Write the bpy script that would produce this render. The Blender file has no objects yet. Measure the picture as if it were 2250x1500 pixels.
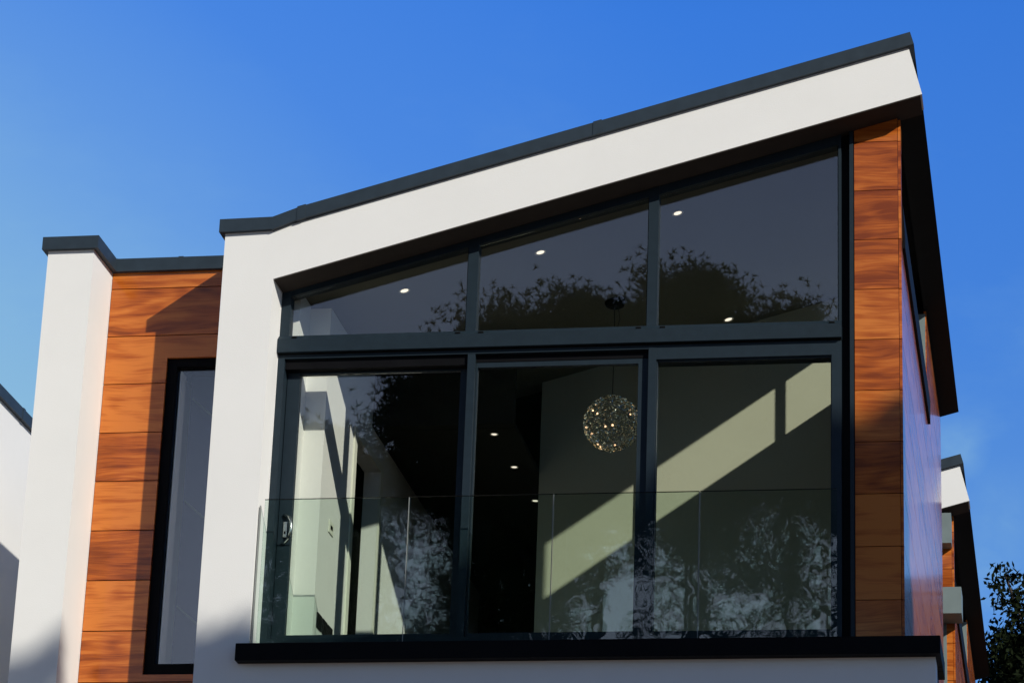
import bpy, bmesh, math, random
import numpy as np
from mathutils import Vector, Matrix

# ------------------------------------------------------------------ camera, sky, sun, exposure
S = bpy.context.scene
C = S.collection
cam = bpy.data.cameras.new("camera")
camo = bpy.data.objects.new("camera", cam)
C.objects.link(camo)
cam.sensor_width = 36.0
cam.lens = 36.0 * 6900 / 2250
cam.clip_start = 0.1
cam.clip_end = 5000
R0 = (0.98484276, -0.0353, 0.16981979)     # camera right, down, forward in (x, -z, y)
R1 = (-0.0273337, 0.93525523, 0.35291718)
R2 = (-0.17128223, -0.35220973, 0.92011451)
ax = Vector((R0[0], R0[2], -R0[1])).normalized()
fw = Vector((R2[0], R2[2], -R2[1])).normalized()
up = ax.cross(fw).normalized()
M = Matrix((ax, up, -fw)).transposed().to_4x4()
M.translation = Vector((5.84845, -21.72595, -6.00071))
camo.matrix_world = M
S.camera = camo

SUN = Vector((0.753, -0.74, 0.518)).normalized()
elev = math.asin(SUN.z)
azim = math.atan2(SUN.x, SUN.y)            # clockwise from +Y
w = bpy.data.worlds.new("World")
S.world = w
w.use_nodes = True
wn, wl = w.node_tree.nodes, w.node_tree.links
sky = wn.new("ShaderNodeTexSky")
sky.sky_type = 'NISHITA'
sky.sun_disc = False
sky.sun_elevation = elev
sky.sun_rotation = azim
sky.altitude = 200
sky.air_density = 1.0
sky.dust_density = 0.3
sky.ozone_density = 3.0
# deeper blue overhead, paler air low down and towards the north-west
def wmath(op, *a):
    m = wn.new("ShaderNodeMath"); m.operation = op
    for i, v in enumerate(a):
        if isinstance(v, (int, float)): m.inputs[i].default_value = v
        else: wl.new(v, m.inputs[i])
    return m.outputs[0]
def wmix(fac, a, b, kind='MIX'):
    m = wn.new("ShaderNodeMix"); m.data_type = 'RGBA'; m.blend_type = kind
    for i, v in ((0, fac), (6, a), (7, b)):
        if isinstance(v, (int, float)): m.inputs[i].default_value = v
        elif isinstance(v, tuple): m.inputs[i].default_value = (*v, 1)
        else: wl.new(v, m.inputs[i])
    return m.outputs[2]
SKS = 0.11
W1 = (-0.03271, 0.94619, 0.32196)
W2 = (-0.01846, 0.95396, 0.29938)
tint = wmix(1.0, sky.outputs[0], (0.33, 0.92, 1.85), 'MULTIPLY')
tcw = wn.new("ShaderNodeTexCoord")
vm = wn.new("ShaderNodeVectorMath"); vm.operation = 'NORMALIZE'
wl.new(tcw.outputs['Generated'], vm.inputs[0])
sx = wn.new("ShaderNodeSeparateXYZ"); wl.new(vm.outputs[0], sx.inputs[0])
def wramp(stops):
    r = wn.new("ShaderNodeValToRGB")
    cr = r.color_ramp
    cr.elements[1].position = stops[-1][0]; cr.elements[1].color = (stops[-1][1],) * 3 + (1,)
    cr.elements[0].position = stops[0][0]; cr.elements[0].color = (stops[0][1],) * 3 + (1,)
    for p, c in stops[1:-1]:
        e = cr.elements.new(p); e.color = (c, c, c, 1)
    return r
re_ = wramp([(0.0, .22), (.30, .20), (.36, .07), (.46, 0.0)])
wl.new(sx.outputs[2], re_.inputs[0])
fa = math.atan2(fw.x, fw.y) - math.radians(20)
fe = math.radians(5)
dt = wn.new("ShaderNodeVectorMath"); dt.operation = 'DOT_PRODUCT'
wl.new(vm.outputs[0], dt.inputs[0])
dt.inputs[1].default_value = (math.sin(fa) * math.cos(fe), math.cos(fa) * math.cos(fe), math.sin(fe))
rl_ = wramp([(.86, 0.0), (.906, .07), (.928, .24), (.948, .52), (1.0, .85)])
wl.new(dt.outputs['Value'], rl_.inputs[0])
rs_ = wramp([(0.0, .65), (.30, .74), (.45, 1.0), (.60, .50), (1.0, .20)])  # sky overhead darkened here to reduce ambient fill
wl.new(sx.outputs[2], rs_.inputs[0])
tint = wmix(1.0, tint, rs_.outputs[0], 'MULTIPLY')
ry_ = wramp([(.35, .40), (.50, .46), (.62, 1.0)])          # sunward half of the sky dimmed to cut fill light on the front
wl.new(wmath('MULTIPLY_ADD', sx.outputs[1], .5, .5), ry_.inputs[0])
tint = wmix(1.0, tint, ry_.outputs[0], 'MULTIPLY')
fsum = wmath('MINIMUM', wmath('ADD', re_.outputs[0], rl_.outputs[0]), 1.0)
nz = wn.new("ShaderNodeTexNoise"); nz.inputs['Scale'].default_value = 13.0; nz.inputs['Detail'].default_value = 6; nz.inputs['Roughness'].default_value = .62
mpw = wn.new("ShaderNodeMapping"); mpw.inputs['Scale'].default_value = (1, 1, 2.2)
wl.new(vm.outputs[0], mpw.inputs['Vector']); wl.new(mpw.outputs[0], nz.inputs['Vector'])
rc_ = wramp([(.48, 0.0), (.60, .16), (.72, .42)])
wl.new(nz.outputs['Fac'], rc_.inputs[0])
rz_ = wramp([(0.0, 1.0), (.27, 1.0), (.34, .25), (.46, .06)])
wl.new(sx.outputs[2], rz_.inputs[0])
fsum = wmath('MINIMUM', wmath('ADD', fsum, wmath('MULTIPLY', rc_.outputs[0], rz_.outputs[0])), 1.0)
for cdir, rad_, amt in ((W1, .0115, .42), (W2, .022, .16)):       # two thin wisps of cloud low in the north-east
    dd = wn.new("ShaderNodeVectorMath"); dd.operation = 'DISTANCE'
    wl.new(vm.outputs[0], dd.inputs[0]); dd.inputs[1].default_value = cdir
    fall = wmath('MAXIMUM', wmath('SUBTRACT', 1.0, wmath('DIVIDE', dd.outputs['Value'], rad_)), 0.0)
    n2 = wn.new("ShaderNodeTexNoise"); n2.inputs['Scale'].default_value = 130.0; n2.inputs['Detail'].default_value = 4
    wl.new(vm.outputs[0], n2.inputs['Vector'])
    fsum = wmath('MINIMUM', wmath('ADD', fsum, wmath('MULTIPLY', wmath('MULTIPLY', fall, amt * 1.2), n2.outputs['Fac'])), 1.0)
mx1 = wmix(fsum, tint, (.33 / SKS, .59 / SKS, .69 / SKS))
# pale glow patch added low in the sky only where the glazing mirrors it
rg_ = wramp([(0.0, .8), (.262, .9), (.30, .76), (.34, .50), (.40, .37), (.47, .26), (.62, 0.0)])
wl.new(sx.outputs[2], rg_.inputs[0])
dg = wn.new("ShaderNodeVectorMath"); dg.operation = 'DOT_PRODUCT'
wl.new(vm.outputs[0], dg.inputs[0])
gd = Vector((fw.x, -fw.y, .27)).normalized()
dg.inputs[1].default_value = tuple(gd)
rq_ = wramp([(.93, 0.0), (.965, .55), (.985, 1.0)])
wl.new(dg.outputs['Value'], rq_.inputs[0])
glow_mask = rq_.outputs[0]
mxs = wmix(wmath('MULTIPLY', rg_.outputs[0], glow_mask), mx1, (.72 / SKS, .84 / SKS, 1.06 / SKS))
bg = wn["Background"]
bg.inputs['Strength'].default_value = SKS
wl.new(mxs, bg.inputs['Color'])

sl = bpy.data.lights.new("sun", 'SUN')
sl.energy = 4.1
sl.angle = math.radians(0.53)
sl.color = (1.0, 0.965, 0.86)
so = bpy.data.objects.new("sun", sl)
C.objects.link(so)
so.rotation_euler = SUN.to_track_quat('Z', 'Y').to_euler()
so.location = SUN * 60

S.view_settings.view_transform = 'Standard'
S.view_settings.look = 'None'
S.view_settings.exposure = 0.0
S.view_settings.gamma = 1.0
S.view_settings.use_curve_mapping = False
S.render.engine = 'CYCLES'
S.cycles.max_bounces = 10
S.cycles.diffuse_bounces = 4
S.cycles.glossy_bounces = 4
S.cycles.transparent_max_bounces = 24
S.cycles.sample_clamp_indirect = 4.0
S.cycles.use_denoising = True

# ------------------------------------------------------------------ materials
def mat(name):
    m = bpy.data.materials.new(name)
    m.use_nodes = True
    nt = m.node_tree
    b = nt.nodes["Principled BSDF"]
    return m, nt.nodes, nt.links, b

def coords(n, l, scale=(1, 1, 1), kind='Object'):
    tc = n.new("ShaderNodeTexCoord")
    mp = n.new("ShaderNodeMapping")
    mp.inputs['Scale'].default_value = scale
    l.new(tc.outputs[kind], mp.inputs['Vector'])
    return mp.outputs[0]

def noise(n, l, vec, scale, detail=3, rough=0.5):
    t = n.new("ShaderNodeTexNoise")
    t.inputs['Scale'].default_value = scale
    t.inputs['Detail'].default_value = detail
    t.inputs['Roughness'].default_value = rough
    l.new(vec, t.inputs['Vector'])
    return t.outputs['Fac']

def ramp(n, l, fac, stops):
    r = n.new("ShaderNodeValToRGB")
    while len(r.color_ramp.elements) < len(stops):
        r.color_ramp.elements.new(0.5)
    for e, (p, c) in zip(r.color_ramp.elements, stops):
        e.position = p
        e.color = (*c, 1)
    l.new(fac, r.inputs[0])
    return r.outputs[0]

def bump(n, l, b, h, strength, dist):
    bp = n.new("ShaderNodeBump")
    bp.inputs['Strength'].default_value = strength
    bp.inputs['Distance'].default_value = dist
    l.new(h, bp.inputs['Height'])
    l.new(bp.outputs[0], b.inputs['Normal'])

def math_(n, l, op, a, b=None):
    m = n.new("ShaderNodeMath")
    m.operation = op
    for i, v in enumerate((a, b)):
        if v is None:
            continue
        if isinstance(v, (int, float)):
            m.inputs[i].default_value = v
        else:
            l.new(v, m.inputs[i])
    return m.outputs[0]

def plain(name, col, rough=0.5, metal=0.0, nscale=6, var=0.12, bstr=0.0, bdist=0.002, bscale=200, spec=0.5):
    m, n, l, b = mat(name)
    v = coords(n, l)
    f = noise(n, l, v, nscale, 4, 0.6)
    lo = tuple(c * (1 - var) for c in col)
    hi = tuple(min(1, c * (1 + var)) for c in col)
    l.new(ramp(n, l, f, [(0.3, lo), (0.7, hi)]), b.inputs['Base Color'])
    b.inputs['Roughness'].default_value = rough
    b.inputs['Metallic'].default_value = metal
    b.inputs['Specular IOR Level'].default_value = spec
    if bstr:
        bump(n, l, b, noise(n, l, v, bscale, 3, 0.6), bstr, bdist)
    return m

MT = {}
MT['render'] = plain("white_render", (0.80, 0.785, 0.765), 0.9, nscale=1.3, var=0.02, bstr=0.32, bdist=0.003, bscale=100, spec=0.2)
MT['metal'] = plain("anthracite_metal", (0.0125, 0.0225, 0.032), 0.5, nscale=14, var=0.10, bstr=0.15, bdist=0.0008, bscale=700, spec=0.2)
MT['coping'] = plain("anthracite_coping", (0.025, 0.038, 0.052), 0.5, nscale=9, var=0.12, bstr=0.2, bdist=0.002, bscale=9, spec=0.25)
MT['black'] = plain("black_metal", (0.004, 0.004, 0.005), 0.6, var=0.2, spec=0.08)
MT['soffit'] = plain("soffit_board", (0.05, 0.042, 0.037), 0.8, var=0.08, spec=0.1)
MT['eave'] = plain("dark_eave_board", (0.012, 0.012, 0.012), 0.8, var=0.1, spec=0.1)
MT['gasket'] = plain("gasket", (0.004, 0.004, 0.004), 0.8, var=0.1, spec=0.1)
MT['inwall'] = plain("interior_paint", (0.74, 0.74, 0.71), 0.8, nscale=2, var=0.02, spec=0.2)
MT['cream'] = plain("cream_paint", (0.45, 0.455, 0.35), 0.85, nscale=2, var=0.03, spec=0.2)
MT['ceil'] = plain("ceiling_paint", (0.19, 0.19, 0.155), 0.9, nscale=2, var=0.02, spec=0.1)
MT['dark_floor'] = plain("dark_floor", (0.03, 0.022, 0.015), 0.5, var=0.2)
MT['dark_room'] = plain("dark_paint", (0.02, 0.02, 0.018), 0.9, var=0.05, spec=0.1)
MT['steel'] = plain("brushed_steel", (0.62, 0.62, 0.60), 0.25, metal=1.0, var=0.04)
MT['rail'] = plain("pale_channel", (0.24, 0.25, 0.24), 0.5, metal=0.0, var=0.04)
MT['trim'] = plain("pale_trim_paint", (0.72, 0.72, 0.62), 0.6, var=0.02)
MT['wire'] = plain("silver_wire", (0.86, 0.88, 0.74), 0.18, metal=1.0, var=0.1)
MT['cord'] = plain("black_cord", (0.01, 0.01, 0.01), 0.6)
MT['curtain'] = plain("blue_grey_blind", (0.05, 0.06, 0.16), 0.9, var=0.05)
MT['jambgrey'] = plain("grey_trim", (0.16, 0.20, 0.20), 0.5, var=0.08)
MT['bark'] = plain("bark", (0.05, 0.038, 0.03), 0.9, nscale=8, var=0.4, bstr=0.8, bdist=0.03, bscale=12)
MT['ground'] = plain("dry_ground", (0.125, 0.08, 0.055), 0.95, nscale=0.4, var=0.5, bstr=0.5, bdist=0.05, bscale=6)

def wood():
    m, n, l, b = mat("oiled_wood_panel")
    tc = n.new("ShaderNodeTexCoord")
    at = n.new("ShaderNodeAttribute")
    at.attribute_name = "board"
    sep = n.new("ShaderNodeSeparateXYZ")
    l.new(tc.outputs['Object'], sep.inputs[0])
    sa = n.new("ShaderNodeSeparateColor")
    l.new(at.outputs['Color'], sa.inputs[0])
    along = math_(n, l, 'ADD', sep.outputs[0], sep.outputs[1])
    ox = math_(n, l, 'MULTIPLY', sa.outputs[0], 37.0)
    oz = math_(n, l, 'MULTIPLY', sa.outputs[1], 23.0)
    cx = math_(n, l, 'ADD', along, ox)
    cz = math_(n, l, 'ADD', sep.outputs[2], oz)
    wc = n.new("ShaderNodeCombineXYZ")
    l.new(cx, wc.inputs[0]); l.new(cz, wc.inputs[2])
    wmp = n.new("ShaderNodeMapping"); wmp.inputs['Scale'].default_value = (0.8, 1, 2.4)
    l.new(wc.outputs[0], wmp.inputs['Vector'])
    warp = math_(n, l, 'MULTIPLY', math_(n, l, 'SUBTRACT', noise(n, l, wmp.outputs[0], 1.0, 2, .5), .5), 0.20)
    cz = math_(n, l, 'ADD', cz, warp)
    cb = n.new("ShaderNodeCombineXYZ")
    l.new(cx, cb.inputs[0]); l.new(cz, cb.inputs[2]); l.new(sa.outputs[2], cb.inputs[1])
    def mapped(sc):
        mp = n.new("ShaderNodeMapping")
        mp.inputs['Scale'].default_value = sc
        l.new(cb.outputs[0], mp.inputs['Vector'])
        return mp.outputs[0]
    big = noise(n, l, mapped((0.85, 1, 2.7)), 1.0, 2.0, 0.45)
    w1 = math_(n, l, 'MULTIPLY', big, 44.0)
    w2 = math_(n, l, 'SINE', w1)
    w3 = math_(n, l, 'MULTIPLY_ADD', w2, 0.5); n[-1].inputs[2].default_value = 0.5
    patch = noise(n, l, mapped((1.0, 1, 6.0)), 1.0, 4.0, 0.6)
    fib = noise(n, l, mapped((3, 1, 70.0)), 1.0, 4.0, 0.65)
    a1 = math_(n, l, 'MULTIPLY', w3, 0.11)
    a2 = math_(n, l, 'MULTIPLY', patch, 0.40)
    a3 = math_(n, l, 'MULTIPLY', fib, 0.50)
    s1 = math_(n, l, 'ADD', a1, a2)
    mid = noise(n, l, mapped((1.6, 1, 24.0)), 1.0, 3.0, 0.6)
    s2 = math_(n, l, 'ADD', math_(n, l, 'ADD', s1, a3), math_(n, l, 'MULTIPLY', mid, 0.46))
    tone = math_(n, l, 'MULTIPLY', sa.outputs[2], 0.27)
    s3 = math_(n, l, 'ADD', s2, tone)
    col = ramp(n, l, s3, [(0.66, (0.20, 0.039, 0.006)), (0.84, (0.40, 0.092, 0.012)), (1.0, (0.57, 0.168, 0.028))])
    l.new(col, b.inputs['Base Color'])
    b.inputs['Roughness'].default_value = 0.3
    b.inputs['Coat Weight'].default_value = 0.8
    b.inputs['Coat Roughness'].default_value = 0.1
    b.inputs['Coat IOR'].default_value = 1.38
    b.inputs['Specular IOR Level'].default_value = 0.1
    bump(n, l, b, fib, 0.012, 0.001)
    return m
MT['wood'] = wood()

def glass(name, tint, k, base, wav):
    m, n, l, b = mat(name)
    n.remove(b)
    out = n["Material Output"]
    tr = n.new("ShaderNodeBsdfTransparent")
    tr.inputs[0].default_value = (*tint, 1)
    gl = n.new("ShaderNodeBsdfGlossy")
    gl.inputs['Roughness'].default_value = 0.0
    gl.inputs[0].default_value = (0.95, 0.95, 1.0, 1)
    # Schlick reflectance from the facing angle, the same on both faces of the pane
    ge = n.new("ShaderNodeNewGeometry")
    dp = n.new("ShaderNodeVectorMath"); dp.operation = 'DOT_PRODUCT'
    l.new(ge.outputs['Incoming'], dp.inputs[0]); l.new(ge.outputs['Normal'], dp.inputs[1])
    om = math_(n, l, 'SUBTRACT', 1.0, math_(n, l, 'ABSOLUTE', dp.outputs['Value']))
    sch = math_(n, l, 'MULTIPLY_ADD', math_(n, l, 'POWER', om, 5.0), 0.96)
    n[-1].inputs[2].default_value = 0.04
    f2 = math_(n, l, 'MULTIPLY_ADD', sch, k)
    n[-1].inputs[2].default_value = base
    n[-1].use_clamp = True
    if wav:
        v = coords(n, l)
        bp = n.new("ShaderNodeBump")
        bp.inputs['Strength'].default_value = 1.0
        bp.inputs['Distance'].default_value = wav
        l.new(noise(n, l, v, 2.3, 2, 0.5), bp.inputs['Height'])
        l.new(bp.outputs[0], gl.inputs['Normal'])
    mx = n.new("ShaderNodeMixShader")
    l.new(f2, mx.inputs[0]); l.new(tr.outputs[0], mx.inputs[1]); l.new(gl.outputs[0], mx.inputs[2])
    l.new(mx.outputs[0], out.inputs[0])
    return m
MT['glass'] = glass("window_glass", (0.985, 0.995, 0.98), 1.6, 0.0, 0.0003)
MT['bglass'] = glass("balustrade_glass", (0.90, 0.955, 0.925), 1.1, 0.0, 0.002)

def emis(name, col, st):
    m, n, l, b = mat(name)
    b.inputs['Base Color'].default_value = (*col, 1)
    b.inputs['Emission Color'].default_value = (*col, 1)
    b.inputs['Emission Strength'].default_value = st
    return m
MT['lamp'] = emis("downlight_glow", (1.0, 0.88, 0.72), 1.25)
MT['bulb'] = emis("tiny_bulb_glow", (1.0, 0.62, 0.34), 3.0)

def leafmat(name, a, bcol, trans=0.25):
    m, n, l, b = mat(name)
    v = coords(n, l)
    f = noise(n, l, v, 1.6, 3, 0.6)
    c = ramp(n, l, f, [(0.3, a), (0.7, bcol)])
    l.new(c, b.inputs['Base Color'])
    b.inputs['Roughness'].default_value = 0.85
    b.inputs['Specular IOR Level'].default_value = 0.08
    return m
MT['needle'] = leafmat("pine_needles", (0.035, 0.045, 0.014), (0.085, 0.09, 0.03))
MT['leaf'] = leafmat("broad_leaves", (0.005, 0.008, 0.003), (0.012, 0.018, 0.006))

# ------------------------------------------------------------------ mesh helpers
rng = random.Random(7)

class MB:
    def __init__(self):
        self.v, self.f, self.c = [], [], []
    def face(self, pts, col=(0, 0, 0)):
        i = len(self.v)
        self.v += [tuple(p) for p in pts]
        self.f.append(tuple(range(i, i + len(pts))))
        self.c.append(col)
    def hexa(self, p, col=(0, 0, 0)):
        # p: 8 corners, bottom ring 0-3 ccw seen from above, top ring 4-7
        i = len(self.v)
        self.v += [tuple(q) for q in p]
        for f in ((3, 2, 1, 0), (4, 5, 6, 7), (0, 1, 5, 4), (1, 2, 6, 5), (2, 3, 7, 6), (3, 0, 4, 7)):
            self.f.append(tuple(i + k for k in f))
            self.c.append(col)
        return self
    def box(self, x0, x1, y0, y1, z0, z1, col=(0, 0, 0)):
        return self.hexa([(x0, y0, z0), (x1, y0, z0), (x1, y1, z0), (x0, y1, z0),
                          (x0, y0, z1), (x1, y0, z1), (x1, y1, z1), (x0, y1, z1)], col)
    def slope_box(self, x0, x1, y0, y1, b0, b1, t0, t1, col=(0, 0, 0)):
        # z bottom b0..b1 and top t0..t1 between x0 and x1
        return self.hexa([(x0, y0, b0), (x1, y0, b1), (x1, y1, b1), (x0, y1, b0),
                          (x0, y0, t0), (x1, y0, t1), (x1, y1, t1), (x0, y1, t0)], col)
    def prism(self, poly, y0, y1, col=(0, 0, 0)):
        # poly in (x, z), counter-clockwise seen from -y
        i = len(self.v); n = len(poly)
        self.v += [(x, y0, z) for x, z in poly] + [(x, y1, z) for x, z in poly]
        self.f.append(tuple(range(i, i + n))); self.c.append(col)
        self.f.append(tuple(range(i + 2 * n - 1, i + n - 1, -1))); self.c.append(col)
        for k in range(n):
            k2 = (k + 1) % n
            self.f.append((i + k, i + n + k, i + n + k2, i + k2)); self.c.append(col)
        return self
    def tube(self, pts, rad, sides=8, caps=True):
        pts = [Vector(p) for p in pts]
        if not isinstance(rad, (list, tuple)):
            rad = [rad] * len(pts)
        rings = []
        for k, p in enumerate(pts):
            a = pts[max(0, k - 1)]; b = pts[min(len(pts) - 1, k + 1)]
            d = (b - a)
            d = d.normalized() if d.length > 1e-9 else Vector((0, 0, 1))
            ref = Vector((0, 0, 1)) if abs(d.z) < 0.9 else Vector((1, 0, 0))
            u = d.cross(ref).normalized(); v = d.cross(u)
            i = len(self.v)
            for s in range(sides):
                t = 2 * math.pi * s / sides
                self.v.append(tuple(p + (u * math.cos(t) + v * math.sin(t)) * rad[k]))
            rings.append(i)
        for a, b in zip(rings, rings[1:]):
            for s in range(sides):
                s2 = (s + 1) % sides
                self.f.append((a + s, a + s2, b + s2, b + s)); self.c.append((0, 0, 0))
        if caps:
            self.f.append(tuple(rings[0] + s for s in range(sides))); self.c.append((0, 0, 0))
            self.f.append(tuple(rings[-1] + s for s in reversed(range(sides)))); self.c.append((0, 0, 0))
        return self
    def build(self, name, m, parent=None, bevel=0.0, smooth=False, colors=False):
        me = bpy.data.meshes.new(name)
        me.from_pydata(self.v, [], self.f)
        if colors:
            ca = me.color_attributes.new("board", 'FLOAT_COLOR', 'CORNER')
            arr = []
            for f, c in zip(self.f, self.c):
                arr += [c[0], c[1], c[2], 1.0] * len(f)
            ca.data.foreach_set("color", arr)
        me.materials.append(MT[m] if isinstance(m, str) else m)
        bm = bmesh.new(); bm.from_mesh(me)
        bmesh.ops.recalc_face_normals(bm, faces=bm.faces)
        bm.to_mesh(me); bm.free()
        if smooth:
            me.polygons.foreach_set("use_smooth", [True] * len(me.polygons))
        o = bpy.data.objects.new(name, me)
        C.objects.link(o)
        if parent:
            o.parent = parent
            o.matrix_parent_inverse = Matrix.Translation(-root_of(parent).location)
            if parent.type == 'MESH' or parent.parent:
                o.matrix_parent_inverse = Matrix.Identity(4)
        if bevel:
            md = o.modifiers.new("bevel", 'BEVEL')
            md.width = bevel; md.segments = 2; md.limit_method = 'ANGLE'
        return o

def root_of(o):
    while o.parent:
        o = o.parent
    return o

def thing(name, loc, label, cat, group=None):
    o = bpy.data.objects.new(name, None)
    o.empty_display_size = 0.3
    C.objects.link(o)
    o.location = loc
    o['label'] = label; o['category'] = cat
    if group: o['group'] = group
    return o

def tag(o, label=None, cat=None, group=None, kind=None):
    if label: o['label'] = label
    if cat: o['category'] = cat
    if group: o['group'] = group
    if kind: o['kind'] = kind
    return o

# ------------------------------------------------------------------ ground
g = MB(); g.face([(-900, -900, 0), (900, -900, 0), (900, 900, 0), (-900, 900, 0)])
GZ = -7.6
go = g.build("ground", 'ground'); go.location.z = GZ
tag(go, kind='structure')

# ------------------------------------------------------------------ the house (front glazing plane y = 0)
def zb(x): return 2.770 + 0.270 * x        # underside of the sloping fascia
def zt(x): return 3.295 + 0.270 * x        # top of the coping

def boards(x0, x1, y0, y1, zlo, zhi, axis, joints, holes=(), top=None, seed=0, gap=0.006, vj=()):
    """cladding boards as separate boxes; axis 'x' faces -y, axis 'y' faces +x"""
    r = random.Random(seed)
    m = MB()
    zs = sorted([z for z in joints if zlo < z < zhi] + [zlo, zhi])
    a0, a1 = (x0, x1) if axis == 'x' else (y0, y1)
    for k, (za, zc) in enumerate(zip(zs, zs[1:])):
        cuts = [a0] + sorted(v for v in (vj[k % len(vj)] if vj else ()) if a0 < v < a1) + [a1]
        for c0, c1 in zip(cuts, cuts[1:]):
            pieces = [(c0, c1, za + gap / 2, zc - gap / 2)]
            for (h0, h1, hz0, hz1) in holes:
                nxt = []
                for (p0, p1, q0, q1) in pieces:
                    if h1 <= p0 or h0 >= p1 or hz1 <= q0 or hz0 >= q1:
                        nxt.append((p0, p1, q0, q1)); continue
                    if p0 < h0: nxt.append((p0, h0, q0, q1))
                    if p1 > h1: nxt.append((h1, p1, q0, q1))
                    m0, m1 = max(p0, h0), min(p1, h1)
                    if q0 < hz0: nxt.append((m0, m1, q0, hz0))
                    if q1 > hz1: nxt.append((m0, m1, hz1, q1))
                pieces = nxt
            col = (r.random(), r.random(), r.random())
            for (p0, p1, q0, q1) in pieces:
                g2 = gap / 2 if len(cuts) > 2 else 0
                if axis == 'x':
                    if top:
                        t0, t1 = min(q1, top(p0)), min(q1, top(p1))
                        if t1 <= q0: continue
                        m.slope_box(p0, p1, y0, y1, q0, q0, max(q0 + 1e-3, t0), t1, col)
                    else:
                        m.box(p0, p1, y0, y1, q0, q1, col)
                else:
                    m.box(x0, x1, p0 + g2, p1 - g2, q0, q1, col)
    return m

def build_house(oy, full, label):
    h = thing("house", (2.2, oy, GZ), label, "house", None)
    D = 6.85
    def P(mb, name, m, parent=None, **k):
        for i, v in enumerate(mb.v):
            mb.v[i] = (v[0] - 2.2, v[1], v[2] - GZ)
        par = parent or h
        me = mb.build(name, m, None, **k)
        me.parent = par
        return me
    def dress(o, label): o['label'] = label; return o

    # white render front: left pier, sloping fascia beam, wall below the sill (one concave slab)
    front = MB().prism([(-.404, GZ), (4.945, GZ), (4.945, -.185), (-.004, -.185), (-.004, zb(0)),
                        (4.898, 4.093), (4.800, 4.486), (.19, 3.236), (-.03, 3.176), (-.404, 3.172)], -.28, -.002)
    P(front, "front_wall", 'render')
    # soffit lining under the fascia
    P(MB().slope_box(.004, 4.885, -.274, .06, zb(0) - .006, zb(4.885) - .006, zb(0) - .001, zb(4.885) - .001), "soffit", 'soffit')
    # body walls behind
    P(MB().box(-.404, .0, .001, .42, GZ, 3.17), "left_wall", 'render')
    # roof slab
    rf = MB().slope_box(-.40, 4.80, .0, D, 2.93 - .11, 2.93 + .27 * 4.8 + .0, 3.19 - .11, 3.15 + .27 * 4.8)
    P(rf, "roof", 'black')
    # eave on the right: dark soffit board, white edge
    ev = MB().prism([(4.70, zb(4.70)), (4.894, zb(4.894)), (4.800, 4.470), (4.70, 4.443)], .0, D)
    P(ev, "eave", 'eave')
    # coping over the fascia: profile follows the wall top, with end return
    cp = MB()
    top = [(-.445, 3.260), (-.03, 3.266), (.19, 3.346), (4.815, zt(4.815) - .002)]
    for (xa, za), (xb, zc) in zip(top, top[1:]):
        end = .028 if xb > 4 else 0
        cp.hexa([(xa, -.32, za - .106), (xb + end, -.32, zc - .100), (xb + end, -.05, zc - .100), (xa, -.05, za - .106),
                 (xa, -.32, za), (xb, -.32, zc), (xb, -.05, zc), (xa, -.05, za)])
    cp.box(-.445, -.350, -.05, 3.3, 3.158, 3.262)
    cp.hexa([(4.74, -.05, 4.475), (4.843, -.05, 4.494), (4.843, D + .03, 4.494), (4.74, D + .03, 4.475),
             (4.72, -.05, 4.565), (4.815, -.05, 4.593), (4.815, D + .03, 4.593), (4.72, D + .03, 4.565)])
    cpo = P(cp, "coping", 'coping')
    for jx in (.19, 2.455):
        P(MB().slope_box(jx - .03, jx + .035, -.3245, -.06, zt(jx - .03) - .109 - (.003 if jx < 1 else 0), zt(jx + .035) - .109,
                         zt(jx - .03) + .004, zt(jx + .035) + .004), "coping_joint", 'coping', cpo)

    # right hand timber strip and corner
    jt = [3.844 - .3975 * k for k in range(0, 11)]
    strip = boards(4.372, 4.697, .0, .03, -.09, 4.2, 'x', jt, top=lambda x: zb(x) - .008, seed=5 + int(oy))
    P(strip, "timber_strip", 'wood', colors=True)
    P(MB().slope_box(4.366, 4.694, .031, .10, -.10, -.10, zb(4.366) - .03, zb(4.694) - .03), "strip_backing", 'black')
    P(MB().slope_box(4.337, 4.366, -.012, .10, -.09, -.09, zb(4.337) - .008, zb(4.366) - .008), "strip_trim", 'metal')
    # side wall in long boards with high strip window
    vj = [(1.7, 4.6), (0.9, 3.3, 5.9), (2.4, 5.2), (1.2, 4.1)]
    side = boards(4.700, 4.720, .004, D, -.09, 4.025, 'y', jt, holes=[(.12, 4.0, 3.03, 4.1)], seed=9, vj=vj, gap=.007)
    P(side, "side_cladding", 'wood', colors=True)
    core = MB().box(4.50, 4.694, .10, D, -7.0, 3.03).box(4.50, 4.694, 4.02, D, 3.03, 3.99)
    P(core, "side_wall", 'black')
    # strip window: black flashing sill, frame, panes
    sw = MB().box(4.52, 4.60, .12, 4.0, 3.034, 3.36)
    sw.hexa([(4.60, .12, 3.034), (4.716, .12, 3.034), (4.716, 4.0, 3.034), (4.60, 4.0, 3.034),
             (4.60, .12, 3.30), (4.728, .12, 3.07), (4.728, 4.0, 3.07), (4.60, 4.0, 3.30)])
    swo = P(sw, "strip_window", 'black')
    P(MB().box(4.7205, 4.742, .12, 4.12, 3.02, 3.09).hexa([(4.7205, .12, 3.0905), (4.742, .12, 3.0905), (4.742, 4.12, 3.0905), (4.7205, 4.12, 3.0905), (4.7205, .12, 3.36), (4.728, .12, 3.36), (4.728, 4.5, 3.36), (4.7205, 4.5, 3.36)]), "flashing", 'black', swo)
    P(MB().box(4.535, 4.575, 2.318, 2.372, 3.361, 3.99), "mullion", 'metal', swo)
    P(MB().box(4.55, 4.558, .30, 2.317, 3.362, 3.985), "pane", 'glass', swo)
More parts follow.
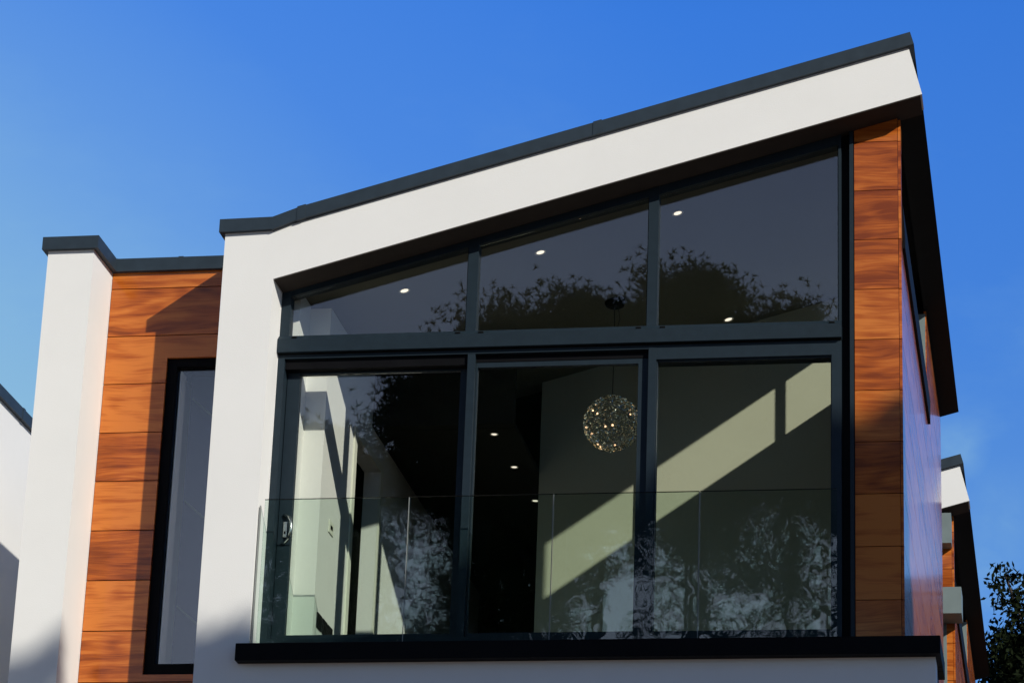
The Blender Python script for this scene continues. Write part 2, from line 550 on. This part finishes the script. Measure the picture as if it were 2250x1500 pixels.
    P(MB().box(4.55, 4.558, 2.373, 3.99, 3.362, 3.985), "pane", 'glass', swo)
    P(MB().box(4.53, 4.690, .13, .30, 3.361, 3.99), "jamb", 'black', swo)
    P(MB().box(4.602, 4.712, 3.985, 4.015, 3.31, 3.99), "jamb", 'jambgrey', swo)
    # lower storey, dark side
    P(MB().box(4.70, 4.941, .0, .34, GZ, -.19), "side_return", 'black')
    # sill ledge
    P(MB().box(-.076, 4.984, -.38, -.004, -.232, -.104).box(-.003, 4.984, -.002, .12, -.232, -.104).box(4.71, 4.984, .122, .36, -.232, -.104), "sill", 'black', bevel=.004)
    P(MB().box(4.34, 4.372, .02, .10, -.10, 4.0 - .04), "slot_jamb", 'black')

    if not full:
        # projecting metal boxes on the neighbour's front and its plain glazing
        P(MB().box(4.10, 4.803, -.42, -.03, 2.85, 3.128), "balcony_box", 'jambgrey')
        P(MB().box(4.12, 4.703, -.22, -.012, 3.660, 3.985), "canopy_box", 'jambgrey')
        P(MB().box(4.52, 4.634, -.02, -.003, -.09, 2.849), "downpipe", 'jambgrey')
        wd = P(MB().slope_box(0, 4.33, .06, .12, -.09, -.09, zb(0) - .02, zb(4.33) - .02), "window_wall", 'black')
        P(MB().box(.1, 4.2, .05, .056, .1, 2.1), "pane", 'glass', wd)
        return h

    # ---- left side: tower, recessed timber bay
    tw = MB().box(-1.878, -1.508, -.08, 7.0, GZ, 3.150)
    P(tw, "tower", 'render')
    tc = MB()
    tc.box(-1.919, -1.466, -.12, .38, 3.144, 3.248)
    tc.box(-1.919, -1.85, .38, 7.0, 3.144, 3.248)
    tc.box(-1.510, -.446, .3805, .50, 3.146, 3.2535)
    tco = P(tc, "coping", 'coping')
    P(MB().box(-.965, -.925, .3795, .49, 3.147, 3.258), "coping_joint", 'coping', tco)
    P(MB().box(-1.4655, -1.4625, .379, .3838, 3.146, 3.257), "coping_joint", 'coping', tco)
    P(MB().box(-1.85, -.41, .50, 7.0, 3.05, 3.16), "flat_roof", 'black')
    jl = [3.0085, 2.6085, 2.2115, 1.810, 1.415, 1.018, .6210, .2225, -.178, -.57, -.97]
    bay = boards(-1.504, -.408, .42, .445, -1.4, 3.149, 'x', jl, holes=[(-1.005, -.408, -.12, 2.42)], seed=21, gap=.008)
    P(bay, "bay_cladding", 'wood', colors=True)
    P(MB().box(-1.506, -1.0, .446, .60, GZ, 3.14).box(-1.0, -.406, .446, .60, GZ, -.14).box(-1.0, -.406, .446, .60, 2.44, 3.14), "bay_wall", 'black')
    # recessed window with dark reveal
    rw = MB()
    rw.box(-1.002, -.93, .450, .56, -.118, 2.418).box(-.93, -.41, .450, .56, 2.355, 2.418).box(-.93, -.41, .450, .56, -.118, -.03)
    rwo = P(rw, "bay_window", 'black')
    P(MB().box(-.929, -.41, .500, .508, -.029, 2.354), "pane", 'glass', rwo)
    P(MB().box(-.929, -.922, .57, .70, -.03, 2.36), "reveal", 'inwall')
    P(MB().box(-.95, -.2, .95, .98, -.1, 2.45), "blind", 'curtain')
    for q in range(3):
        z0 = .15 + .85 * q
        P(MB().tube([(-.92, .90, z0 + .40), (-.45, .90, z0)], .010, 6), "stair_rail", 'jambgrey')

    # ---- glazed front: outer door frame, transom beam, upper lights
    df = MB()
    df.box(.0, .052, .0, .17, -.09, 2.256)
    df.box(.052, 2.842, .0, .17, 2.226, 2.256)
    df.box(1.470, 1.527, .002, .17, -.09, 2.226)
    df.box(2.842, 2.900, -.002, .17, -.09, 2.256)
    df.box(2.900, 4.274, .0, .17, 2.142, 2.256)
    df.box(4.202, 4.274, .0, .17, -.09, 2.142)
    df.box(.052, 4.202, .001, .17, -.09, .030)
    P(df, "door_frame", 'metal')
    P(MB().box(.053, 1.469, .03, .17, 2.150, 2.2255).box(1.528, 2.841, .045, .17, 2.172, 2.2255), "head_track", 'black')
    P(MB().box(.0, 4.274, -.012, .1, 2.2565, 2.264), "gasket", 'gasket')
    tb = MB()
    tb.box(-.002, 4.276, -.045, .12, 2.2645, 2.372)
    tb.hexa([(.0, -.043, 2.3722), (4.274, -.043, 2.3722), (4.274, .12, 2.3722), (.0, .12, 2.3722),
             (.0, -.012, 2.405), (4.274, -.012, 2.405), (4.274, .12, 2.405), (.0, .12, 2.405)])
    tbo = P(tb, "transom", 'metal')
    for sx in (.127, 1.393, 1.571, 2.766, 2.947, 4.207):
        P(MB().box(sx - .021, sx + .021, -.050, -.030, 2.374, 2.388), "drain_slot", 'gasket', tbo, bevel=.006)

    def gt(x): return 2.720 + .262 * x         # top of the upper glass
    lights = [(.0, .072, 1.443, 1.482), (1.482, 1.521, 2.821, 2.859), (2.859, 2.897, 4.253, 4.274)]
    for (a, b, c, d) in lights:
        m = MB()
        m.slope_box(a, b, .0, .11, 2.4055, 2.4055, zb(a) - .007, zb(b) - .007)
        m.slope_box(c, d, .0, .11, 2.4055, 2.4055, zb(c) - .007, zb(d) - .007)
        m.slope_box(b, c, .004, .11, gt(b), gt(c), zb(b) - .007, zb(c) - .007)
        m.box(b, c, .004, .11, 2.4055, 2.412)
        fo = P(m, "upper_window", 'metal')
        P(MB().slope_box(b, c, .045, .053, 2.4125, 2.4125, gt(b) - .0005, gt(c) - .0005), "pane", 'glass', fo)
        P(MB().box(c - .006, c - .0005, .010, .040, 2.4125, gt(c) - .004), "gasket", 'gasket', fo)
    P(MB().slope_box(4.2745, 4.3365, .05, .11, -.09, -.09, zb(4.2745) - .01, zb(4.3365) - .01), "shadow_gap", 'black')

    # sashes
    def sash(x0, x1, y, gx0, gx1, zlo, zhi, gz0, gz1):
        m = MB()
        m.box(x0, gx0, y, y + .05, zlo, zhi)
        m.box(gx1, x1, y, y + .05, zlo, zhi)
        m.box(gx0, gx1, y, y + .05, gz1, zhi)
        m.box(gx0, gx1, y, y + .05, zlo, gz0)
        s = P(m, "sliding_door", 'metal')
        P(MB().box(gx0, gx1, y + .022, y + .030, gz0 + .0005, gz1 - .0005), "pane", 'glass', s)
        return s
    s1 = sash(.058, 1.468, .105, .157, 1.400, .032, 2.148, .085, 2.135)
    sash(1.529, 2.840, .05, 1.540, 2.760, .032, 2.171, .070, 2.132)
    fx = MB().box(2.9005, 2.908, .02, .07, .031, 2.141).box(4.194, 4.2015, .02, .07, .031, 2.141).box(2.908, 4.194, .02, .07, 2.130, 2.141).box(2.908, 4.194, .02, .07, .031, .06)
    fxo = P(fx, "fixed_window", 'metal')
    P(MB().box(2.9085, 4.1935, .040, .048, .0605, 2.1295), "pane", 'glass', fxo)
    # D handle of the left sash
    hd = MB()
    pts = []
    for k in range(13):
        t = -math.pi / 2 + math.pi * k / 12
        pts.append((.098 + .072 * math.cos(t), .105 - .045 * math.cos(t) - .004, .90 + .112 * math.sin(t)))
    hd.tube(pts, .012, 8)
    ho = P(hd, "handle", 'steel', s1, smooth=True)
    P(MB().box(.100, .128, .096, .1045, .84, .96), "lock_plate", 'steel', s1)
    P(MB().box(.108, .118, .092, .0955, .865, .885), "keyhole", 'gasket', s1)

    # ---- glass balustrade
    bj = [.035, 1.131, 2.203, 3.271, 4.262]
    for k in range(4):
        pz = P(MB().box(bj[k] + .005, bj[k + 1] - .005, -.252, -.242, -.100, 1.022), "balustrade_glass", 'bglass')
        P(MB().box(bj[k] + .004, bj[k + 1] - .004, -.2525, -.2415, 1.0222, 1.0262), "polished_edge", 'gasket', pz)
        if k < 3:
            P(MB().box(bj[k + 1] - .0045, bj[k + 1] - .0005, -.2515, -.2425, -.1, 1.021), "joint_seal", 'rail', pz)
    P(MB().box(.006, .012, -.262, -.236, -.10, .975), "wall_channel", 'rail')

    # ---- the room behind
    def zc(x): return 2.84 + .27 * x
    P(MB().box(.0, 4.50, .172, 7.0, -.06, .020), "floor", 'dark_floor')
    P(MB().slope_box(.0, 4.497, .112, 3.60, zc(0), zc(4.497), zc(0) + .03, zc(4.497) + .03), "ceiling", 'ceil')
    P(MB().slope_box(.0, 4.27, .112, .30, 2.92, 2.92 + .27 * 4.27, 2.93, 2.93 + .27 * 4.27), "head_lining", 'black')
    lw = MB()
    lw.box(.0, .105, .175, .5, .021, zc(.02))
    lw.box(-.05, .27, .5, 1.56, .021, zc(-.05))
    lw.box(.14, .27, 2.46, 7.0, .021, 2.95)
    lw.box(.14, .27, 1.56, 2.46, 2.13, 2.88)
    P(lw, "interior_wall", 'inwall')
    P(MB().box(.271, .285, 1.47, 1.56, .021, 2.20).box(.271, .285, 2.46, 2.55, .021, 2.20).box(.271, .285, 1.56, 2.46, 2.13, 2.20), "door_trim", 'trim')
    P(MB().box(.271, .284, .51, 1.46, .021, .14).box(.271, .284, 2.56, 7.0, .021, .14), "skirting", 'trim')
    bw = MB()
    bw.box(1.45, 2.30, 3.405, 3.52, .021, 3.6)
    bw.box(2.30, 4.499, 3.37, 3.52, .021, 4.25)
    P(bw, "back_wall", 'cream')
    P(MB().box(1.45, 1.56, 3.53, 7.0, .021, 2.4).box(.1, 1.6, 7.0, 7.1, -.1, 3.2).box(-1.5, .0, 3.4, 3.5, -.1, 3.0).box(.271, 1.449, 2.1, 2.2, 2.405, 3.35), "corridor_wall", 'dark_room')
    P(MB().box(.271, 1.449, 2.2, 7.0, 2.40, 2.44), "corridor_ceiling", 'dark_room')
    P(MB().box(-1.50, 4.5, 7.0, 7.1, -7, 3.9), "rear_wall", 'black')
    return h

house = build_house(0.0, True, "large white house with sloping roof and tall glazed front, nearest the camera")
house2 = build_house(9.9, False, "white sloping-roofed house half hidden behind the right corner of the nearest house")

# left neighbour
nb = thing("house", (-5.6, 3.0, GZ), "plain white flat-topped house cut by the left edge of the photo", "house")
def NP(mb, name, m):
    for i, v in enumerate(mb.v):
        mb.v[i] = (v[0] + 5.6, v[1] - 3.0, v[2] - GZ)
    o = mb.build(name, m, None); o.parent = nb; return o
NP(MB().box(-7.5, -3.58, -1.5, 12.0, GZ, 3.37), "wall", 'render')
NP(MB().box(-7.55, -3.54, -1.55, 4.30, 3.335, 3.44).box(-7.55, -3.54, 4.36, 12.05, 3.335, 3.44), "coping", 'coping')
NP(MB().box(-7.555, -3.535, 4.30, 4.36, 3.332, 3.444), "coping_joint", 'coping')

# ------------------------------------------------------------------ loose things in and on the house
def zc(x): return 2.84 + .27 * x
names = ["lit round downlight above the left upper window, lowest of the ceiling row",
         "lit round downlight seen through the middle upper window",
         "lit round downlight high in the right upper window",
         "lit round downlight just above the transom in the right upper window",
         "highest and nearest of the three lit corridor downlights in the middle door",
         "middle one of the three lit corridor downlights in the middle door",
         "lowest and farthest lit corridor downlight, level with the balustrade top"]
spots = [(.79, .74), (1.865, .745), (2.945, .74), (3.085, 3.16), (1.249, 2.338), (1.270, 3.194), (1.296, 4.129)]
def make_downlight():
    t = thing("downlight", (0, 0, 0), "", "ceiling light", "lit ceiling downlights")
    r = MB(); seg = 20
    for k in range(seg):
        a, b = 2 * math.pi * k / seg, 2 * math.pi * (k + 1) / seg
        for (r0, z0, r1, z1) in ((.032, -.001, .045, -.006), (.045, -.006, .047, .0)):
            r.face([(r0 * math.cos(a), r0 * math.sin(a), z0), (r1 * math.cos(a), r1 * math.sin(a), z1),
                    (r1 * math.cos(b), r1 * math.sin(b), z1), (r0 * math.cos(b), r0 * math.sin(b), z0)])
    r.build("ring", 'trim').parent = t
    d = MB()
    d.face([(.032 * math.cos(2 * math.pi * k / seg), .032 * math.sin(2 * math.pi * k / seg), -.0015) for k in range(seg)])
    d.build("lens", 'lamp').parent = t
    return t
d0 = make_downlight()
for k, ((x, y), nm) in enumerate(zip(spots, names)):
    if k == 0:
        t = d0
    else:
        t = d0.copy(); C.objects.link(t)
        for ch in d0.children:
            c = ch.copy(); C.objects.link(c); c.parent = t
    flat = k >= 4
    t.location = (x, y, 2.399 if flat else zc(x) - .001)
    t.rotation_euler = (0, 0 if flat else -math.atan(.27), 0)
    if flat: t.scale = (.75, .75, 1)
    t['label'] = nm

# pendant ball
pl = thing("pendant_lamp", (2.262, 2.1, 3.45), "round silvery wire ball pendant with tiny glowing bulbs behind the middle door", "pendant lamp")
def PP(mb, name, m, **k):
    o = mb.build(name, m, None, **k); o.parent = pl; return o
rose = MB()
prof = [(0.0, -.060), (.05, -.058), (.075, -.045), (.085, -.02), (.085, .02)]
for (ra, za), (rb, zb_) in zip(prof, prof[1:]):
    for k in range(20):
        a, b = 2 * math.pi * k / 20, 2 * math.pi * (k + 1) / 20
        pts = [(ra * math.cos(a), ra * math.sin(a), za), (rb * math.cos(a), rb * math.sin(a), zb_),
               (rb * math.cos(b), rb * math.sin(b), zb_), (ra * math.cos(b), ra * math.sin(b), za)]
        if ra == 0: pts = [pts[0], pts[1], pts[2]]
        rose.face(pts)
PP(rose, "ceiling_rose", 'black', smooth=True)
PP(MB().tube([(0, 0, -.05), (.003, 0, -.4), (0, 0, -.84)], .004, 6), "cord", 'cord')
PP(MB().tube([(.03, 0, -.05), (.045, 0, -.16), (.02, 0, -.26), (.006, 0, -.35)], .003, 6), "cord", 'cord')
rb = random.Random(3)
cz = -1.067; RR = .232
ball = MB()
for k in range(2300):
    u = rb.uniform(-1, 1); t = rb.uniform(0, 2 * math.pi)
    s = math.sqrt(1 - u * u)
    n = Vector((s * math.cos(t), s * math.sin(t), u))
    p = n * RR * rb.uniform(.93, 1.0)
    d = n.cross(Vector((rb.gauss(0, 1), rb.gauss(0, 1), rb.gauss(0, 1)))).normalized()
    L = rb.uniform(.006, .015)
    e = n.cross(d) * rb.uniform(-.5, .5)
    a = p - d * L; b = p + n * .004; c = p + (d + e) * L
    for (q0, q1) in ((a, b), (b, c)):
        side = (n + d.cross(n) * rb.uniform(-1, 1)).normalized() * .0030
        o3 = Vector((0, 0, cz))
        ball.face([q0 - side + o3, q1 - side + o3, q1 + side + o3, q0 + side + o3])
for k in range(14):     # long wires wound round the ball
    nrm = Vector((rb.gauss(0, 1), rb.gauss(0, 1), rb.gauss(0, 1))).normalized()
    a = nrm.orthogonal().normalized(); b = nrm.cross(a)
    h = rb.uniform(-.6, .6) * RR; r = math.sqrt(RR * RR - h * h) * .97
    ring = [nrm * h + (a * math.cos(2 * math.pi * j / 24) + b * math.sin(2 * math.pi * j / 24)) * r + Vector((0, 0, cz)) for j in range(25)]
    ball.tube(ring, .0013, 3, caps=False)
PP(ball, "wire_ball", 'wire')
bb = [(-.16, .13), (-.10, .045), (.15, .11), (.16, .05), (-.21, -.03), (-.16, -.10), (-.03, -.085), (.03, -.075), (-.11, -.19), (-.09, -.22), (.03, -.205)]
for (x, z) in bb:
    yy = -math.sqrt(max(0, .19 ** 2 - x * x - z * z)) if x * x + z * z < .19 ** 2 else 0
    m = MB(); me = bpy.data.meshes.new("bulb")
    bm = bmesh.new(); bmesh.ops.create_icosphere(bm, subdivisions=2, radius=.0085); bm.to_mesh(me); bm.free()
    me.materials.append(MT['bulb'])
    o = bpy.data.objects.new("bulb", me); C.objects.link(o); o.parent = pl; o.location = (x, yy * .9, z * .9 + cz)

# wall plates on the interior pier (its face is x = .27)
def plate(name, y0, y1, z0, z1, m, label, cat, group, x=.271):
    t = thing(name, (x, (y0 + y1) / 2, z0), label, cat, group)
    yc = (y0 + y1) / 2
    o = MB().box(0, .008, y0 - yc, y1 - yc, 0, z1 - z0).build("plate", m, None, bevel=.002); o.parent = t
    o = MB().box(.0081, .011, (y0 - yc) * .45, (y1 - yc) * .45, (z1 - z0) * .35, (z1 - z0) * .65).build("rocker" if name == "light_switch" else "insert", 'gasket', None); o.parent = t
for k, (y0, nm) in enumerate(((.60, "nearest"), (.78, "middle"), (.96, "farthest"))):
    plate("wall_socket", y0, y0 + .15, .285, .405, 'black',
          "%s of the three black wall sockets low on the white wall by the left door" % nm, "wall socket", "black wall sockets")
plate("light_switch", .80, .95, 1.10, 1.20, 'trim', "pale light switch on the sunlit white wall behind the left door", "light switch", None)

# ------------------------------------------------------------------ trees
def quads(name, V, k, m):
    """V: (n*k,3) array of faces with k corners each"""
    n = len(V) // k
    me = bpy.data.meshes.new(name)
    me.vertices.add(len(V)); me.vertices.foreach_set("co", V.astype(np.float32).ravel())
    me.loops.add(len(V)); me.loops.foreach_set("vertex_index", np.arange(len(V), dtype=np.int32))
    me.polygons.add(n)
    me.polygons.foreach_set("loop_start", np.arange(0, len(V), k, dtype=np.int32))
    me.polygons.foreach_set("loop_total", np.full(n, k, dtype=np.int32))
    me.update(calc_edges=True)
    me.materials.append(MT[m])
    o = bpy.data.objects.new(name, me); C.objects.link(o)
    return o

def tufts(cent, npr, length, width, blades, droop):
    """needle tufts: thin blades radiating upward-outward from every centre"""
    n = len(cent)
    d = npr.normal(size=(n, blades, 3)); d[:, :, 2] += droop
    d /= np.linalg.norm(d, axis=2, keepdims=True)
    s = np.cross(d, npr.normal(size=(n, blades, 3))); s /= np.linalg.norm(s, axis=2, keepdims=True) + 1e-9
    L = length * npr.uniform(.6, 1.2, (n, blades, 1))
    c = cent[:, None, :]
    tri = np.stack([c - s * width, c + s * width, c + d * L], axis=2)
    return tri.reshape(-1, 3)

def pine(x, y, ztop, hcrown, rad, seed, label, dens=1.0, group="tall pines in front of the houses", lean=0.0, flat=.5):
    r = random.Random(seed); npr = np.random.default_rng(seed)
    H = ztop - GZ
    t = thing("pine_tree", (x, y, GZ), label, "tree", group)
    tr = MB()
    axis = []
    for k in range(9):
        f = k / 8
        axis.append(Vector((lean * f * f + .25 * math.sin(seed + 3 * f), .2 * math.cos(seed * 2 + 4 * f) - .2, H * .97 * f)))
    r0 = .012 * H + .05
    tr.tube(axis, [r0 * (1 - .9 * k / 8) for k in range(9)], 9)
    def at(f):
        k = min(7, int(f * 8)); u = f * 8 - k
        return axis[k].lerp(axis[k + 1], u)
    cents = []
    base = 1 - hcrown / H
    nl = int(46 * dens)
    for k in range(nl):
        f = base + (1 - base) * ((k + r.random() * .8) / nl)
        u = (f - base) / (1 - base)
        prof = min(1, .45 + 2.2 * u) * max(.12, 1 - u) ** .5
        L = rad * prof * r.uniform(.5, 1.15) + .15
        a = k * 2.4 + r.uniform(-.5, .5)
        o = at(min(f, .995))
        tip = o + Vector((math.cos(a) * L, math.sin(a) * L, L * r.uniform(.0, .5) + .1))
        mid = o.lerp(tip, .5) + Vector((0, 0, -.08 * L + r.uniform(-.1, .1)))
        tr.tube([o, mid, tip], [.035 + .018 * L, .02 + .01 * L, .012], 5)
        npf = 3 + int(L * 1.8)
        for q in range(npf):
            if r.random() > .45 + 1.1 * u: continue
            v = .35 + .65 * (q + r.random()) / npf
            p = (o.lerp(mid, v * 2) if v < .5 else mid.lerp(tip, v * 2 - 1))
            p = p + Vector((r.gauss(0, .22 * L * .5), r.gauss(0, .22 * L * .5), r.gauss(0, .12)))
            m = int(64 * dens)
            c = npr.normal(size=(m, 3)) * (.23, .23, .17) * r.uniform(.8, 1.35)
            cents.append(c + np.array(p))
    top = npr.normal(size=(150, 3)) * (.20, .20, .30) + np.array(at(.99))
    cents.append(top)
    cents = np.concatenate(cents)
    to = tr.build("trunk", 'bark', None); to.parent = t
    co = quads("crown", tufts(cents, npr, .14, .010, 12, .45), 3, 'needle'); co.parent = t
    return t

# (x, y, top z, crown depth, radius) - they stand across the road, mirrored in the glazing
pine(-1.25, -38.0, 18.7, 4.9, 2.4, 1, "tall pine whose broad top is mirrored in the right upper window", 1.15)
pine(.55, -40.0, 18.7, 4.6, 1.8, 2, "slim pine mirrored at the right end of the upper windows", 1.2)
pine(-2.9, -36.0, 17.3, 4.6, 2.1, 3, "pine mirrored in the upper middle window beside the ceiling rose", 1.45)
pine(-4.25, -37.0, 17.75, 4.9, 1.8, 4, "pointed pine mirrored in the middle of the upper middle window", 1.3)
pine(-5.75, -38.0, 17.9, 4.8, 1.9, 5, "pine mirrored at the left end of the upper middle window", 1.3)
pine(-5.4, -32.5, 14.9, 3.0, 2.1, 6, "dense pine mirrored behind the left door's right half", 1.25)
pine(-7.3, -31.0, 12.9, 2.4, 1.7, 8, "low pine mirrored in the left door beside the white wall")
pine(-3.2, -31.0, 13.9, 4.6, 2.2, 10, "nearer pine with thin open branches mirrored in the middle door", .75)
pine(1.0, -37.5, 15.0, 4.6, 2.9, 11, "pine with a bare lower trunk mirrored in the right window", .5)
pine(-1.0, -33.0, 14.4, 3.2, 1.9, 13, "small pine mirrored between the middle and the right door", .6)
pine(-.75, -35.0, 14.3, 5.4, 1.9, 14, "thin young pine mirrored low beside the bar between the middle and right panes", .5)
pine(-6.6, -30.5, 10.5, 4.0, 2.3, 15, "low bushy pine mirrored at the foot of the left door", .9)
pine(-4.2, -31.5, 11.3, 4.4, 2.1, 16, "low bushy pine mirrored at the foot of the middle door", .8)
pine(3.4, -39.0, 16.2, 6.0, 2.4, 12, "pine mirrored beyond the right edge of the right window")

def leafy(name, x, y, lobes, trunk_r, seed, label, n, size, group=None, cat="tree", mleaf='leaf', limbs=True):
    npr = np.random.default_rng(seed); r = random.Random(seed)
    t = thing(name, (x, y, GZ), label, cat, group)
    cs = []
    tot = sum(a[3] * a[4] * a[5] for a in lobes)
    for (lx, ly, lz, rx, ry, rz) in lobes:
        k = int(n * rx * ry * rz / tot)
        d = npr.normal(size=(k, 3)); d /= np.linalg.norm(d, axis=1, keepdims=True)
        rr = npr.uniform(.15, 1, (k, 1)) ** .45
        bumpy = 1 + .12 * np.sin(d[:, :1] * 9 + seed) * np.cos(d[:, 2:] * 8)
        cs.append(d * rr * bumpy * (rx, ry, rz) + (lx - x, ly - y, lz - GZ))
    c = np.concatenate(cs)
    a = npr.normal(size=c.shape); a /= np.linalg.norm(a, axis=1, keepdims=True)
    b = np.cross(a, npr.normal(size=c.shape)); b /= np.linalg.norm(b, axis=1, keepdims=True)
    s = size * npr.uniform(.6, 1.3, (len(c), 1))
    q = np.stack([c - a * s, c + b * s * .42, c + a * s, c - b * s * .42], axis=1).reshape(-1, 3)
    co = quads("crown", q, 4, mleaf); co.parent = t
    tr = MB()
    topz = max(l[2] for l in lobes) - GZ
    tr.tube([(0, 0, 0), (.1, .05, topz * .4), (0, -.05, topz * .75), (.05, 0, topz)], [trunk_r, trunk_r * .8, trunk_r * .5, trunk_r * .2], 9)
    for (lx, ly, lz, rx, ry, rz) in lobes:
        e = Vector((lx - x, ly - y, lz - GZ))
        s0 = Vector((0, 0, max(1.0, e.z - 2.2)))
        tr.tube([s0, s0.lerp(e, .5) + Vector((0, 0, .2)), e + Vector((0, 0, rz * .5))], [trunk_r * .35, trunk_r * .2, .02], 6)
    to = tr.build("trunk", 'bark', None); to.parent = t
    return t

# broad trees to the right of the road: their shade falls over the lower part of the front
def shade(u, top, D=23.0):
    # lateral coordinate u (as seen along the sun) and height H at the house -> world position at distance D
    hx, hy = .713, -.70
    return (.70 * u + hx * D, .713 * u + hy * D, top + .4904 * D)
def shade_tree(us, seed, label, D):
    lobes = []
    for (u, top, rx, rz) in us:
        x, y, z = shade(u, top, D)
        lobes.append((x, y, z - rz, rx, rx, rz))
    u0 = sum(a[0] for a in us) / len(us)
    x, y, z = shade(u0, 0, D)
    leafy("broadleaf_tree", x, y, lobes, .28, seed, label, 26000, .24, "broadleaf trees shading the house front")
shade_tree([(2.6, .12, 1.55, 1.8), (1.3, -.05, 1.5, 2.0), (3.0, -.9, 1.8, 2.6), (1.6, -1.8, 2.2, 2.8)], 31,
           "broad tree right of the camera, first of the two shading the house front", 23.0)
shade_tree([(-.6, -.10, 1.5, 1.9), (-1.45, .50, .75, 1.6), (-2.4, .3, 1.2, 1.8), (-.9, -1.9, 2.2, 2.6), (-3.4, -.2, 1.5, 2.0)], 32,
           "broad tree nearer the left neighbour, second of the two shading the house front", 23.0)

# dark tree behind the right hand house
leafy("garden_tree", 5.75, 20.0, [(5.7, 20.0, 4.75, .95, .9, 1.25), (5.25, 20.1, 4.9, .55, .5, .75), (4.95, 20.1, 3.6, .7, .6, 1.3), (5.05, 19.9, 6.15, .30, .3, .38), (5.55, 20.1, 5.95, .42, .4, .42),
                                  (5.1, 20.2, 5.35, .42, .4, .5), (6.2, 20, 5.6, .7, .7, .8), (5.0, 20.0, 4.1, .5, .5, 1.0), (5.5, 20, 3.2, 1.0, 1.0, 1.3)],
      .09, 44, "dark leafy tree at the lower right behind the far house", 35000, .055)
